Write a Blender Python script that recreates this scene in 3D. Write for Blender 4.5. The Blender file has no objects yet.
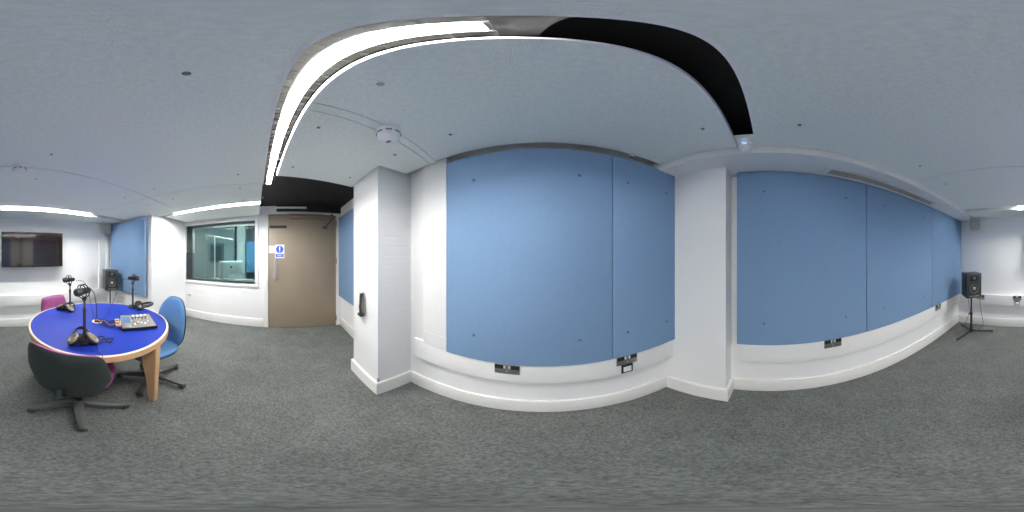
import bpy, bmesh, math, random
from mathutils import Vector, Matrix, noise
random.seed(7)
PI = math.pi
C = bpy.context.scene.collection
sc = bpy.context.scene

# ---------------------------------------------------------------- camera, world, exposure
cam_d = bpy.data.cameras.new('camera'); cam = bpy.data.objects.new('camera', cam_d); C.objects.link(cam)
cam.location = (0, 0, 1.35); cam.rotation_euler = (PI/2, 0, 0)
cam_d.type = 'PANO'
cam_d.clip_start = 0.01
cam_d.panorama_type = 'EQUIRECTANGULAR'
sc.camera = cam
w = bpy.data.worlds.new('world'); sc.world = w; w.use_nodes = True
w.node_tree.nodes['Background'].inputs[0].default_value = (0.7, 0.8, 1, 1)
w.node_tree.nodes['Background'].inputs[1].default_value = 0.3
sc.view_settings.view_transform = 'Standard'; sc.view_settings.look = 'None'
sc.view_settings.gamma = 1; sc.view_settings.use_curve_mapping = False
sc.view_settings.exposure = 1.85
sc.cycles.max_bounces = 16; sc.cycles.diffuse_bounces = 12; sc.cycles.glossy_bounces = 5
sc.cycles.use_denoising = True
LAMP = 33.0           # channel lamp
LAMP_SLOT = 52.0      # slot lamps

# ---------------------------------------------------------------- materials
def mat(name, col, rough=0.6, metal=0.0, bump=0.0, scale=200.0, vary=0.0, vscale=8.0, spec=0.4, coat=0.0):
    m = bpy.data.materials.new(name); m.use_nodes = True
    nt = m.node_tree; b = nt.nodes['Principled BSDF']
    b.inputs['Base Color'].default_value = (*col, 1); b.inputs['Roughness'].default_value = rough
    b.inputs['Metallic'].default_value = metal; b.inputs['Specular IOR Level'].default_value = spec
    b.inputs['Coat Weight'].default_value = coat
    tc = nt.nodes.new('ShaderNodeTexCoord')
    if vary:
        n = nt.nodes.new('ShaderNodeTexNoise'); n.inputs['Scale'].default_value = vscale; n.inputs['Detail'].default_value = 4
        r = nt.nodes.new('ShaderNodeMapRange'); r.inputs['To Min'].default_value = 1-vary; r.inputs['To Max'].default_value = 1+vary
        r.inputs['From Min'].default_value = .3; r.inputs['From Max'].default_value = .7
        mx = nt.nodes.new('ShaderNodeVectorMath'); mx.operation = 'SCALE'; mx.inputs[0].default_value = col
        nt.links.new(tc.outputs['Object'], n.inputs['Vector']); nt.links.new(n.outputs['Fac'], r.inputs['Value'])
        nt.links.new(r.outputs['Result'], mx.inputs['Scale']); nt.links.new(mx.outputs['Vector'], b.inputs['Base Color'])
    if bump:
        n = nt.nodes.new('ShaderNodeTexNoise'); n.inputs['Scale'].default_value = scale; n.inputs['Detail'].default_value = 3
        bp = nt.nodes.new('ShaderNodeBump'); bp.inputs['Strength'].default_value = bump; bp.inputs['Distance'].default_value = .01
        nt.links.new(tc.outputs['Object'], n.inputs['Vector']); nt.links.new(n.outputs['Fac'], bp.inputs['Height'])
        nt.links.new(bp.outputs['Normal'], b.inputs['Normal'])
    return m
def emis(name, col, s):
    m = mat(name, col); b = m.node_tree.nodes['Principled BSDF']
    b.inputs['Emission Color'].default_value = (*col, 1); b.inputs['Emission Strength'].default_value = s
    return m
M = dict(
 wall=mat('white_paint', (.86,.86,.865), .55, bump=.05, scale=90),
 trim=mat('gloss_white', (.88,.865,.845), .3),
 trunk=mat('white_plastic', (.86,.86,.85), .35),
 raft=mat('grey_felt', (.85,.895,.875), .95, bump=.25, scale=260, vary=.05, vscale=60, spec=.1),
 black=mat('black_paint', (.022,.020,.022), .55, vary=.3, vscale=4),
 blackplastic=mat('black_plastic', (.018,.018,.02), .42),
 darkgrey=mat('charcoal_plastic', (.04,.05,.046), .5, bump=.06, scale=400),
 basegrey=mat('grey_nylon', (.12,.125,.118), .38),
 gun=mat('gunmetal', (.10,.10,.10), .35, metal=.6),
 steel=mat('brushed_steel', (.36,.35,.33), .35, metal=.85),
 alu=mat('aluminium', (.78,.79,.80), .28, metal=.9),
 silver=mat('silver_shell', (.74,.79,.78), .35, metal=.15),
 panel=mat('blue_felt', (.215,.34,.53), .95, bump=.2, scale=300, vary=.025, vscale=40, spec=.08),
 teal=mat('teal_button', (.03,.19,.34), .5),
 bolt=mat('dark_bolt', (.17,.185,.20), .45, metal=.3),
 tableblue=mat('blue_laminate', (.012,.038,.37), .5, spec=.25),
 beech=mat('beech', (.72,.45,.24), .42),
 beechrim=mat('pale_beech', (.86,.72,.52), .4),
 magenta=mat('magenta_fabric', (.42,.12,.31), .9, bump=.3, scale=500, spec=.1),
 chairblue=mat('blue_fabric', (.14,.29,.56), .9, bump=.3, scale=500, spec=.1),
 door=mat('taupe_laminate', (.34,.275,.205), .38, vary=.04, vscale=3),
 bronze=mat('bronze_cover', (.27,.19,.13), .3, metal=.3),
 paper=mat('white_paper', (.88,.88,.9), .6),
 signblue=mat('sign_blue', (.04,.13,.62), .5),
 pinkink=mat('pale_red_ink', (.72,.42,.42), .6),
 greyred=mat('red_lamp', (.55,.06,.05), .4),
 leather=mat('earpad_leather', (.035,.032,.028), .35),
 tan=mat('tan_earpad', (.34,.29,.20), .5),
 beige=mat('beige_plastic', (.47,.43,.35), .45),
 white=mat('white_gloss_plastic', (.90,.90,.92), .3),
 liner=mat('lamp_liner', (.20,.20,.195), .6, metal=.2),
 led=emis('blue_led', (.25,.4,1), .45),
 cone=mat('grey_cone', (.20,.19,.18), .5),
 navy=mat('navy_side', (.03,.035,.05), .35),
 tv=mat('tv_glass', (.012,.008,.008), .09, spec=.6, coat=.5),
 tvframe=mat('tv_bezel', (.045,.028,.022), .3),
 mixgrey=mat('mixer_grey', (.27,.25,.225), .45),
 mixscreen=emis('mixer_screen', (.07,.17,.33), .1),
 yellow=mat('yellow_button', (.75,.62,.15), .5),
 cableRed=mat('orange_plug', (.62,.25,.10), .5),
 reveal=mat('reveal_grey', (.28,.30,.30), .7),
 roomgreen=mat('control_wall', (.20,.27,.28), .7),
 roomdark=mat('control_dark', (.06,.09,.10), .7),
 roomblue=mat('control_blue', (.07,.20,.36), .8),
 grille=mat('grille_grey', (.42,.42,.40), .6),
 deskm=mat('control_desk', (.50,.57,.55), .5),
 logo=mat('logo_black', (.05,.06,.07), .3),
)
LAMPM = emis('lamp_diffuser', (1.0,.975,.94), LAMP)
SLOTM = emis('slot_diffuser', (1.0,.985,.95), LAMP_SLOT)
CTRL = emis('control_lamp', (.95,1,1), 22)
def brick():
    m = mat('painted_brick', (.85,.85,.855), .5); nt = m.node_tree; b = nt.nodes['Principled BSDF']
    tc = nt.nodes.new('ShaderNodeTexCoord'); s = nt.nodes.new('ShaderNodeSeparateXYZ'); c = nt.nodes.new('ShaderNodeCombineXYZ')
    a = nt.nodes.new('ShaderNodeMath'); a.operation = 'ADD'
    br = nt.nodes.new('ShaderNodeTexBrick'); br.inputs['Scale'].default_value = 1; br.inputs['Brick Width'].default_value = .225
    br.inputs['Row Height'].default_value = .075; br.inputs['Mortar Size'].default_value = .005; br.inputs['Mortar Smooth'].default_value = .6
    br.inputs['Color1'].default_value = br.inputs['Color2'].default_value = (1,1,1,1); br.inputs['Mortar'].default_value = (0,0,0,1)
    bp = nt.nodes.new('ShaderNodeBump'); bp.inputs['Strength'].default_value = .28; bp.inputs['Distance'].default_value = .005
    L = nt.links.new
    L(tc.outputs['Object'], s.inputs[0]); L(s.outputs[0], a.inputs[0]); L(s.outputs[1], a.inputs[1]); L(a.outputs[0], c.inputs[0]); L(s.outputs[2], c.inputs[1])
    L(c.outputs[0], br.inputs['Vector']); L(br.outputs['Color'], bp.inputs['Height']); L(bp.outputs['Normal'], b.inputs['Normal'])
    return m
M['brick'] = brick()
def carpet():
    m = mat('loop_carpet', (.1,.1,.1), .97, spec=.08); nt = m.node_tree; b = nt.nodes['Principled BSDF']; L = nt.links.new
    tc = nt.nodes.new('ShaderNodeTexCoord')
    n1 = nt.nodes.new('ShaderNodeTexNoise'); n1.inputs['Scale'].default_value = 75; n1.inputs['Detail'].default_value = 7; n1.inputs['Roughness'].default_value = .78
    n2 = nt.nodes.new('ShaderNodeTexNoise'); n2.inputs['Scale'].default_value = 5; n2.inputs['Detail'].default_value = 5
    r1 = nt.nodes.new('ShaderNodeValToRGB'); r1.color_ramp.elements[0].position = .36; r1.color_ramp.elements[1].position = .66
    r1.color_ramp.elements[0].color = (.085,.094,.088,1); r1.color_ramp.elements[1].color = (.25,.26,.243,1)
    r2 = nt.nodes.new('ShaderNodeMapRange'); r2.inputs['From Min'].default_value=.3; r2.inputs['From Max'].default_value=.7; r2.inputs['To Min'].default_value=.9; r2.inputs['To Max'].default_value=1.12
    v = nt.nodes.new('ShaderNodeVectorMath'); v.operation = 'SCALE'
    L(tc.outputs['Object'], n1.inputs['Vector']); L(tc.outputs['Object'], n2.inputs['Vector'])
    L(n1.outputs['Fac'], r1.inputs['Fac']); L(n2.outputs['Fac'], r2.inputs['Value']); L(r1.outputs['Color'], v.inputs[0]); L(r2.outputs['Result'], v.inputs['Scale'])
    L(v.outputs['Vector'], b.inputs['Base Color'])
    bp = nt.nodes.new('ShaderNodeBump'); bp.inputs['Strength'].default_value = .6; bp.inputs['Distance'].default_value = .008
    L(n1.outputs['Fac'], bp.inputs['Height']); L(bp.outputs['Normal'], b.inputs['Normal'])
    return m
M['carpet'] = carpet()
def glass():
    m = bpy.data.materials.new('window_glass'); m.use_nodes = True; nt = m.node_tree; nt.nodes.clear(); L = nt.links.new
    o = nt.nodes.new('ShaderNodeOutputMaterial'); mx = nt.nodes.new('ShaderNodeMixShader'); t = nt.nodes.new('ShaderNodeBsdfTransparent')
    g = nt.nodes.new('ShaderNodeBsdfGlossy'); g.inputs['Roughness'].default_value = .02; f = nt.nodes.new('ShaderNodeFresnel'); f.inputs['IOR'].default_value = 1.5
    t.inputs['Color'].default_value = (.88,.95,.94,1)
    L(f.outputs[0], mx.inputs[0]); L(t.outputs[0], mx.inputs[1]); L(g.outputs[0], mx.inputs[2]); L(mx.outputs[0], o.inputs[0])
    return m
M['glass'] = glass()

# ---------------------------------------------------------------- geometry helpers
ROT = -math.radians(11.2)
RM = Matrix.Rotation(ROT, 4, 'Z')
def W(s, t, z=0): return RM @ Vector((s, t, z))
def box(bm, x0, x1, y0, y1, z0, z1, mtx=None, bev=0.0):
    r = bmesh.ops.create_cube(bm, size=1)
    vs = r['verts']
    for v in vs:
        v.co = Vector(((x0+x1)/2+v.co.x*(x1-x0), (y0+y1)/2+v.co.y*(y1-y0), (z0+z1)/2+v.co.z*(z1-z0)))
    if bev:
        es = list({e for v in vs for e in v.link_edges})
        rr = bmesh.ops.bevel(bm, geom=es, offset=bev, segments=3, affect='EDGES', profile=.5)
        vs = list({v for f in rr['faces'] for v in f.verts} | {v for v in vs if v.is_valid})
    if mtx is not None: bmesh.ops.transform(bm, matrix=mtx, verts=vs)
    return bm
def BX(*a, **k): return box(bmesh.new(), *a, **k)
def lathe(bm, prof, seg=32, mtx=None):
    rings = []
    for r, z in prof:
        if r < 1e-5: rings.append([bm.verts.new((0,0,z))])
        else: rings.append([bm.verts.new((r*math.cos(2*PI*i/seg), r*math.sin(2*PI*i/seg), z)) for i in range(seg)])
    for a, b in zip(rings, rings[1:]):
        for i in range(seg):
            j = (i+1) % seg
            if len(a) == 1 and len(b) == 1: continue
            if len(a) == 1: bm.faces.new((a[0], b[j], b[i]))
            elif len(b) == 1: bm.faces.new((a[i], a[j], b[0]))
            else: bm.faces.new((a[i], a[j], b[j], b[i]))
    vs = [v for r in rings for v in r]
    if mtx is not None: bmesh.ops.transform(bm, matrix=mtx, verts=vs)
    return bm
def axis(p, d, up=Vector((0,0,1))):
    d = Vector(d).normalized(); q = Vector((0,0,1)).rotation_difference(d)
    return Matrix.Translation(Vector(p)) @ q.to_matrix().to_4x4()
def cyl(bm, p, d, r, l, r2=None, seg=20):
    r2 = r if r2 is None else r2
    return lathe(bm, [(0,0),(r,0),(r2,l),(0,l)], seg, axis(p, d))
def smooth_path(pts, n=8):
    pts = [Vector(p) for p in pts]; out = []
    for i in range(len(pts)-1):
        p0 = pts[max(i-1,0)]; p1 = pts[i]; p2 = pts[i+1]; p3 = pts[min(i+2,len(pts)-1)]
        for k in range(n):
            t = k/n
            out.append(.5*((2*p1)+(-p0+p2)*t+(2*p0-5*p1+4*p2-p3)*t*t+(-p0+3*p1-3*p2+p3)*t**3))
    out.append(pts[-1]); return out
def tube(bm, pts, r, seg=8, closed=False, sub=8, sx=1.0):
    P = smooth_path(pts, sub) if sub else [Vector(p) for p in pts]
    if closed: P = P[:-1] if (P[0]-P[-1]).length < 1e-5 else P
    n = len(P); rings = []; prev = None
    for i, p in enumerate(P):
        if closed: d = P[(i+1)%n]-P[i-1]
        else: d = P[min(i+1,n-1)]-P[max(i-1,0)]
        d.normalize()
        if prev is None:
            a = d.orthogonal().normalized()
        else:
            a = prev - d*prev.dot(d); a = a.normalized() if a.length > 1e-6 else d.orthogonal().normalized()
        prev = a; b = d.cross(a)
        rr = r(i/(n-1)) if callable(r) else r
        rings.append([bm.verts.new(p+a*rr*math.cos(2*PI*k/seg)*sx+b*rr*math.sin(2*PI*k/seg)) for k in range(seg)])
    m = n if closed else n-1
    for i in range(m):
        A = rings[i]; B = rings[(i+1)%n]
        for k in range(seg):
            bm.faces.new((A[k], A[(k+1)%seg], B[(k+1)%seg], B[k]))
    if not closed:
        bm.faces.new(rings[0][::-1]); bm.faces.new(rings[-1])
    return bm
def torus(bm, c, nrm, R, r, seg=40, ts=8, sx=1.0):
    mt = axis(c, nrm)
    pts = [mt @ Vector((R*math.cos(2*PI*i/seg), R*math.sin(2*PI*i/seg), 0)) for i in range(seg)]
    return tube(bm, pts, r, ts, True, 0, sx)
def prism(bm, outline, z0, z1, mtx=None, bev=0):
    a = [bm.verts.new((x, y, z0)) for x, y in outline]; b = [bm.verts.new((x, y, z1)) for x, y in outline]
    n = len(a); fs = [bm.faces.new(a[::-1]), bm.faces.new(b)]
    for i in range(n): fs.append(bm.faces.new((a[i], a[(i+1)%n], b[(i+1)%n], b[i])))
    vs = a+b
    if mtx is not None: bmesh.ops.transform(bm, matrix=mtx, verts=vs)
    return bm
def pad(bm, outline, f0, f1, bend=0.0, bendz=0.0, mtx=None, rings=(0,.35,.65,.85,.94,.985,1.0), dish=0.0):
    """cushion: outline in x,z; thickness along y from -f0 (front) to +f1 (back), rounded at the rim, bent"""
    n = len(outline); cx = sum(p[0] for p in outline)/n; cz = sum(p[1] for p in outline)/n
    def prof(r): return (max(0, 1-r**6))**.5
    allv = []
    def side(sg, th):
        R = []
        for r in rings[:-1] :
            if r == 0: R.append([bm.verts.new((cx, sg*th*(1-dish*0), cz))])
            else: R.append([bm.verts.new((cx+(x-cx)*r, sg*th*prof(r), cz+(z-cz)*r)) for x, z in outline])
        return R
    A = side(-1, f0); B = side(1, f1); E_ = [bm.verts.new((x, 0, z)) for x, z in outline]
    for S, fl in ((A, False), (B, True)):
        S2 = S+[E_]
        for a, b in zip(S2, S2[1:]):
            for i in range(n):
                j = (i+1)%n
                f = (a[0], b[i], b[j]) if len(a) == 1 else (a[i], b[i], b[j], a[j])
                bm.faces.new(f[::-1] if fl else f)
    vs = [v for S in (A, B) for r in S for v in r]+E_
    for v in vs:
        v.co.y += -bend*(v.co.x-cx)**2 - bendz*(v.co.z-cz)**2
    if mtx is not None: bmesh.ops.transform(bm, matrix=mtx, verts=vs)
    return bm
def superell(w_, h_, n=40, p=3.0, taper=0.0, mid=0.0):
    out = []
    for i in range(n):
        a = 2*PI*i/n; c, s = math.cos(a), math.sin(a)
        x = w_*math.copysign(abs(c)**(2/p), c); z = h_*math.copysign(abs(s)**(2/p), s)
        x *= 1 - taper*(z/h_)**2 + mid*(z/h_)
        out.append((x, z))
    return out
def chaikin(p, n=3):
    for _ in range(n):
        q = []
        for i in range(len(p)):
            a, b = p[i], p[(i+1)%len(p)]
            q += [(.75*a[0]+.25*b[0], .75*a[1]+.25*b[1]), (.25*a[0]+.75*b[0], .25*a[1]+.75*b[1])]
        p = q
    return p
def obj(name, bm, material, parent=None, rot=False, sm=40):
    bmesh.ops.remove_doubles(bm, verts=bm.verts, dist=1e-6)
    bmesh.ops.recalc_face_normals(bm, faces=bm.faces)
    me = bpy.data.meshes.new(name)
    o = bpy.data.objects.new(name, me); C.objects.link(o)
    if parent is None:
        xs = [v.co for v in bm.verts]
        c = Vector(((min(v.x for v in xs)+max(v.x for v in xs))/2, (min(v.y for v in xs)+max(v.y for v in xs))/2, min(v.z for v in xs)))
        for v in bm.verts: v.co -= c
        if rot: o.rotation_euler = (0,0,ROT); o.location = RM @ c
        else: o.location = c
    else: o.parent = parent
    ang = math.radians(sm)
    for f in bm.faces: f.smooth = True
    for e in bm.edges:
        if len(e.link_faces) == 2 and e.calc_face_angle(0) > ang: e.smooth = False
    bm.to_mesh(me); bm.free()
    ms = material if isinstance(material, (list, tuple)) else [material]
    for m in ms: me.materials.append(m)
    return o
def tag(o, label, cat, group=None, kind=None):
    o['label'] = label; o['category'] = cat
    if group: o['group'] = group
    if kind: o['kind'] = kind
    return o
def thing(name, label, cat, loc=(0,0,0), rz=0, group=None):
    o = bpy.data.objects.new(name, None); C.objects.link(o); o.location = loc; o.rotation_euler = (0,0,rz)
    o.empty_display_size = .05
    return tag(o, label, cat, group)
def struct(name, bm, m, rot=False, label=None):
    o = obj(name, bm, m, None, rot); o['kind'] = 'structure'
    if label: o['label'] = label
    return o
def dup(root, loc, rz, label=None, group=None):
    r = root.copy(); C.objects.link(r); r.location = loc; r.rotation_euler = (0,0,rz)
    if label: r['label'] = label
    if group: r['group'] = group
    for ch in list(root.children):
        c = ch.copy(); C.objects.link(c); c.parent = r
        for g in list(ch.children):
            d = g.copy(); C.objects.link(d); d.parent = c
    return r

ZC = 2.08      # underside of the ceiling rafts
# ---------------------------------------------------------------- shell
fl = bmesh.new(); prism(fl, [(-6.2,-3.2),(1.4,-3.2),(1.4,1.6),(-2.4,1.9),(-6.2,2.4)], -.1, 0)
struct('floor', fl, M['carpet'], label='dark grey-green loop pile carpet')
ce = bmesh.new(); prism(ce, [(-6.2,-3.2),(1.4,-3.2),(1.4,1.6),(-2.4,1.9),(-6.2,2.4)], 2.27, 2.36)
struct('ceiling', ce, M['black'], label='black soffit above the grey rafts')

TW = .97; SW = -2.88; TR = -2.10     # front wall t, left wall s, return wall t
struct('wall_front', BX(-3.0, 1.35, TW, TW+.1, 0, 2.27), M['wall'], rot=True)
struct('wall_right', BX(1.255, 1.36, -3.02, .8, 0, 2.27), M['wall'])
struct('wall_back', BX(-2.4, 1.255, -3.02, -2.92, 0, 2.27), M['wall'])
b = bmesh.new()
box(b, SW-.30, SW, TR-.1, -2.07, 0, 2.27); box(b, SW-.30, SW, -2.07, -.575, 0, .83); box(b, SW-.30, SW, -2.07, -.575, 2.005, 2.27)
box(b, SW-.30, SW, -.575, -.385, 0, 2.27); box(b, SW-.30, SW, -.385, .905, 2.145, 2.27); box(b, SW-.30, SW, .905, TW, 0, 2.27)
struct('wall_left', b, M['wall'], rot=True)
# return wall between the window wall and the corner panel
px, py = -2.27, (TR+.194*2.27)/.981
a = W(SW, TR)
b = bmesh.new(); prism(b, [(px, py), (a.x, a.y), (a.x-.02,a.y-.1), (px-.1, py-.12), (px-.1,-2.92), (px,-2.92)], 0, 2.27)
struct('wall_corner', b, M['wall'])
# corner pillar of painted brick
struct('pillar_brick', BX(-1.485, -1.03, .635, TW, 0, 2.12), M['brick'], rot=True, label='white painted brick pillar')
for s in (-1.482, -1.033):
    pass
tag(obj('corner_bead', BX(-1.040,-1.027,.632,.645,.17,.22), M['steel'], rot=True), 'small metal corner bead end at the foot of the brick pillar edge', 'bead')
# second pillar
b = bmesh.new(); prism(b, [(1.075,.285),(1.255,.285),(1.255,.8),(1.08,.80)], 0, 2.03)
struct('pillar_white', b, M['wall'], label='plain white pillar between the two blue panel walls')
# beam along the right wall
b = bmesh.new(); prism(b, [(.922,-2.92),(1.255,-2.92),(1.255,.80),(.922,.80)], 2.03, 2.115)
# groove opening for the vent is a separate recessed frame below
struct('ceiling_beam', b, M['wall'], label='white boxed beam above the right wall')
# baseboards
def base_seg(name, x0, x1, y0, y1, rot=False, side=None):
    return struct(name, BX(x0, x1, y0, y1, 0, .168, bev=.006), M['trim'], rot)
base_seg('baseboard_front', -1.012, 1.12, .948, .97, True, '+')
base_seg('baseboard_front_door', -2.86, -1.487, .948, .97, True, '+')
b = bmesh.new(); prism(b, [(-1.503,.613),(-1.012,.613),(-1.012,.955),(-1.032,.955),(-1.032,.633),(-1.483,.633),(-1.483,.955),(-1.503,.955)], 0, .16); prism(b, [(-1.499,.617),(-1.016,.617),(-1.016,.955),(-1.032,.955),(-1.032,.633),(-1.483,.633),(-1.483,.955),(-1.499,.955)], .16, .168)
struct('baseboard_pillar', b, M['trim'], rot=True)
b = bmesh.new(); prism(b, [(1.053,.265),(1.245,.265),(1.245,.287),(1.077,.287),(1.08,.80),(1.06,.80)], 0, .16); prism(b, [(1.057,.269),(1.245,.269),(1.245,.287),(1.077,.287),(1.08,.80),(1.064,.80)], .16, .168)
struct('baseboard_white_pillar', b, M['trim'])
base_seg('baseboard_right', 1.235, 1.255, -2.90, .265, False, '+')
base_seg('baseboard_back', -2.27, 1.235, -2.92, -2.90, False, '-')
base_seg('baseboard_left', SW, SW+.022, TR+.02, -.44, True, '-')
b = bmesh.new(); box(b, SW, -2.33, TR, TR+.02, 0, .168)
struct('baseboard_corner', b, M['trim'], rot=True)
b = bmesh.new(); box(b, -2.27, -2.25, -2.90, py-.01, 0, .168)
struct('baseboard_corner_side', b, M['trim'])

# window
win = bpy.data.objects.new('window_1', None); C.objects.link(win); win.rotation_euler = (0,0,ROT); win['kind'] = 'structure'
b = bmesh.new(); x0, x1 = SW-.005, SW+.024
box(b, x0,x1,-2.10,-2.06,.79,2.045); box(b, x0,x1,-.585,-.53,.79,2.045); box(b, x0,x1,-2.06,-.585,.79,.835); box(b, x0,x1,-2.06,-.585,2.0,2.045)
obj('window_frame', b, M['trim'], win)
b = bmesh.new(); x0, x1 = SW-.24, SW-.005
box(b, x0,x1,-2.07,-2.062,.83,2.005); box(b, x0,x1,-.583,-.575,.83,2.005); box(b, x0,x1,-2.062,-.583,.83,.838); box(b, x0,x1,-2.062,-.583,1.997,2.005)
obj('window_reveal', b, M['reveal'], win)
b = bmesh.new(); x0, x1 = SW-.26, SW-.225
box(b, x0,x1,-2.06,-2.03,.84,1.995); box(b, x0,x1,-.615,-.585,.84,1.995); box(b, x0,x1,-2.03,-.615,.84,.862); box(b, x0,x1,-2.03,-.615,1.955,1.995)
obj('inner_frame', b, M['trim'], win)
obj('glass_pane', BX(SW-.03,SW-.022,-2.06,-.585,.84,1.995), M['glass'], win)
obj('glass_pane', BX(SW-.244,SW-.238,-2.03,-.615,.862,1.955), M['glass'], win)

# door
dr = bpy.data.objects.new('door_1', None); C.objects.link(dr); dr.rotation_euler = (0,0,ROT); dr['kind'] = 'structure'
b = bmesh.new(); box(b, SW-.06, SW+.018, -.43, -.35, 0, 2.15); box(b, SW-.06, SW+.018, .878, .945, 0, 2.15); box(b, SW-.06, SW+.018, -.35, .878, 2.108, 2.15)
obj('door_frame', b, M['trim'], dr)
obj('door_leaf', BX(SW-.05, SW-.002, -.347, .875, .006, 2.105, bev=.002), M['door'], dr)
b = bmesh.new(); tube(b, [(SW+.0,-.225,1.27),(SW+.045,-.225,1.27),(SW+.05,-.225,1.25),(SW+.05,-.225,.98),(SW+.045,-.225,.96),(SW+.0,-.225,.96)], .011, 12)
box(b, SW-.002, SW+.004, -.25,-.20,.93,1.3); cyl(b, (SW+.002,-.225,.96),(1,0,0),.024,.012)
obj('door_handle', b, M['alu'], dr)
b = BX(SW-.002, SW+.008, -.325, -.02, 1.845, 1.895, bev=.003); obj('vision_slot', b, M['blackplastic'], dr)
b = BX(SW-.002, SW+.075, .02, .80, 2.015, 2.095, bev=.006); obj('door_closer', b, M['bronze'], dr)
b = bmesh.new(); tube(b, [(SW+.03,.78,2.12),(SW+.10,.80,2.04),(SW+.06,.66,1.87)], .012, 8); box(b, SW-.002,SW+.05,.62,.70,1.84,1.88,bev=.004)
obj('closer_arm', b, M['gun'], dr)
for z in (1.2, .10, 1.9):
    b = bmesh.new(); cyl(b, (SW+.012,.876,z),(0,0,1),.012,.11); obj('hinge', b, M['steel'], dr)
# papers on the door
sg = thing('door_sign', 'white sign with blue circle and blue strip on the brown door', 'sign', W(SW, -.145, 1.312), ROT)
obj('board', BX(0, .003, -.085, .085, 0, .24), M['paper'], sg)
b = bmesh.new(); cyl(b, (.0035,0,.155),(1,0,0),.064,.0012, seg=40); obj('blue_disc', b, M['signblue'], sg)
b = BX(.0048,.0056,-.011,.011,.135,.205); cyl(b, (.0048,0,.112),(1,0,0),.011,.0008); obj('exclamation_mark', b, M['paper'], sg)
b = BX(.003,.0045,-.07,.07,.018,.075); obj('blue_strip', b, M['signblue'], sg)
b = BX(.0045,.0052,-.05,.05,.052,.060); box(b,.0045,.0052,-.035,.035,.034,.042); obj('text_line', b, M['paper'], sg)
sp = thing('door_notice', 'small white paper notice with pale red text beside the blue sign', 'notice', W(SW, -.282, 1.40), ROT)
obj('paper', BX(0,.002,-.055,.048,0,.135), M['paper'], sp)
b = BX(.002,.0026,-.035,.03,.10,.108); box(b,.002,.0026,-.035,.02,.08,.088); box(b,.002,.0026,-.035,.03,.06,.068); obj('printed_text', b, M['pinkink'], sp)
struct('door_lintel', BX(SW-.002, SW+.012, -.20, .965, 2.152, 2.268), M['black'], rot=True, label='black void strip above the door head')
# strips above door
tag(obj('ceiling_trim', BX(SW+.02, SW+.06, -.55, .33, 2.205, 2.235), M['white'], rot=True), 'slim pale metal strip under the black ceiling above the door', 'trim', kind='structure')

# ---------------------------------------------------------------- ceiling rafts
def raft(name, outline, label, bolts, z0=ZC, th=.03, edge=None):
    r = thing(name, label, 'ceiling panel', (0,0,0), 0, 'grey ceiling rafts')
    c = Vector((sum(p[0] for p in outline)/len(outline), sum(p[1] for p in outline)/len(outline), z0)); r.location = c
    b = bmesh.new(); prism(b, [(x-c.x, y-c.y) for x, y in outline], 0, th)
    obj('raft_board', b, M['raft'], r)
    for x, y, rr in bolts:
        b = lathe(bmesh.new(), [(0,-.004),(rr*.6,-.004),(rr,-.001),(rr*1.0,.001),(0,.001)], 16, Matrix.Translation((x-c.x, y-c.y, 0)))
        obj('bolt', b, M['bolt'], r)
    return r
def pxy(u, v, z=ZC):
    th = math.radians((u-512)*360/1024); el = math.radians((256-v)*180/512); d = (z-1.35)/math.tan(el)
    return d*math.sin(th), d*math.cos(th)
def P3(u, v, z): x, y = pxy(u, v, z); return Vector((x, y, z))
def bolts(*uv, r=.009): return [(*pxy(u, v), r) for u, v in uv]
G = .006
XE = -1.54
def sW(y_or_t, s): return s
# intersections helper for a rotated line s=const at world y
def x_on_s(s, y): return (s + .1942*y)/.981
SL0, SL1 = -2.09, -2.185
YT0, YT1 = -2.335, -2.415
raft('ceiling_raft', [(XE+G,-1.19+G),(.914,-1.19+G),(.914,.062),(XE+G,.062)], 'large grey felt ceiling raft directly overhead, between the light channel and the first seam',
     bolts((799.5,125),(238,174.6)) + [(*pxy(186.5,73.5), .011)])
raft('ceiling_raft', [(XE+G,YT0),(.914,YT0),(.914,-1.19-G),(XE+G,-1.19-G)], 'grey felt ceiling raft between the round white detector seam and the screen wall light slot',
     bolts((920,166),(946,184),(51.5,154.5),(36.5,179),(22.5,204.5),(125,197.3)))
raft('ceiling_raft', [(x_on_s(SL0,-1.19)+0,-1.19+G),(XE-G,-1.19+G),(XE-G,.062),(x_on_s(SL0,.062),.062)], 'narrow grey ceiling raft beside the window light slot, next to the black door recess',
     bolts((154,188.7),(173,199),(240,188.4),(242.8,200.3)))
raft('ceiling_raft', [(x_on_s(SL0,YT0),YT0),(XE-G,YT0),(XE-G,-1.19-G),(x_on_s(SL0,-1.19),-1.19-G)], 'small grey corner ceiling raft above the corner blue panel',
     bolts((147,204.8),))
yE = -2.80
raft('ceiling_raft', [(-2.24,yE-.10),(.914,yE-.10),(.914,YT1),(-2.24,YT1)], 'long grey ceiling raft strip between the light slot and the screen wall', [], z0=2.055)
p = [W(SW+.06, TR+.06), W(SL1, TR+.06), W(SL1, -.375), W(SW+.06, -.50)]
raft('ceiling_raft', [(q.x, q.y) for q in p], 'grey ceiling raft strip directly above the control room window', [])
def clipB(t, x): return (t - .1942*x)/.981
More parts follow.
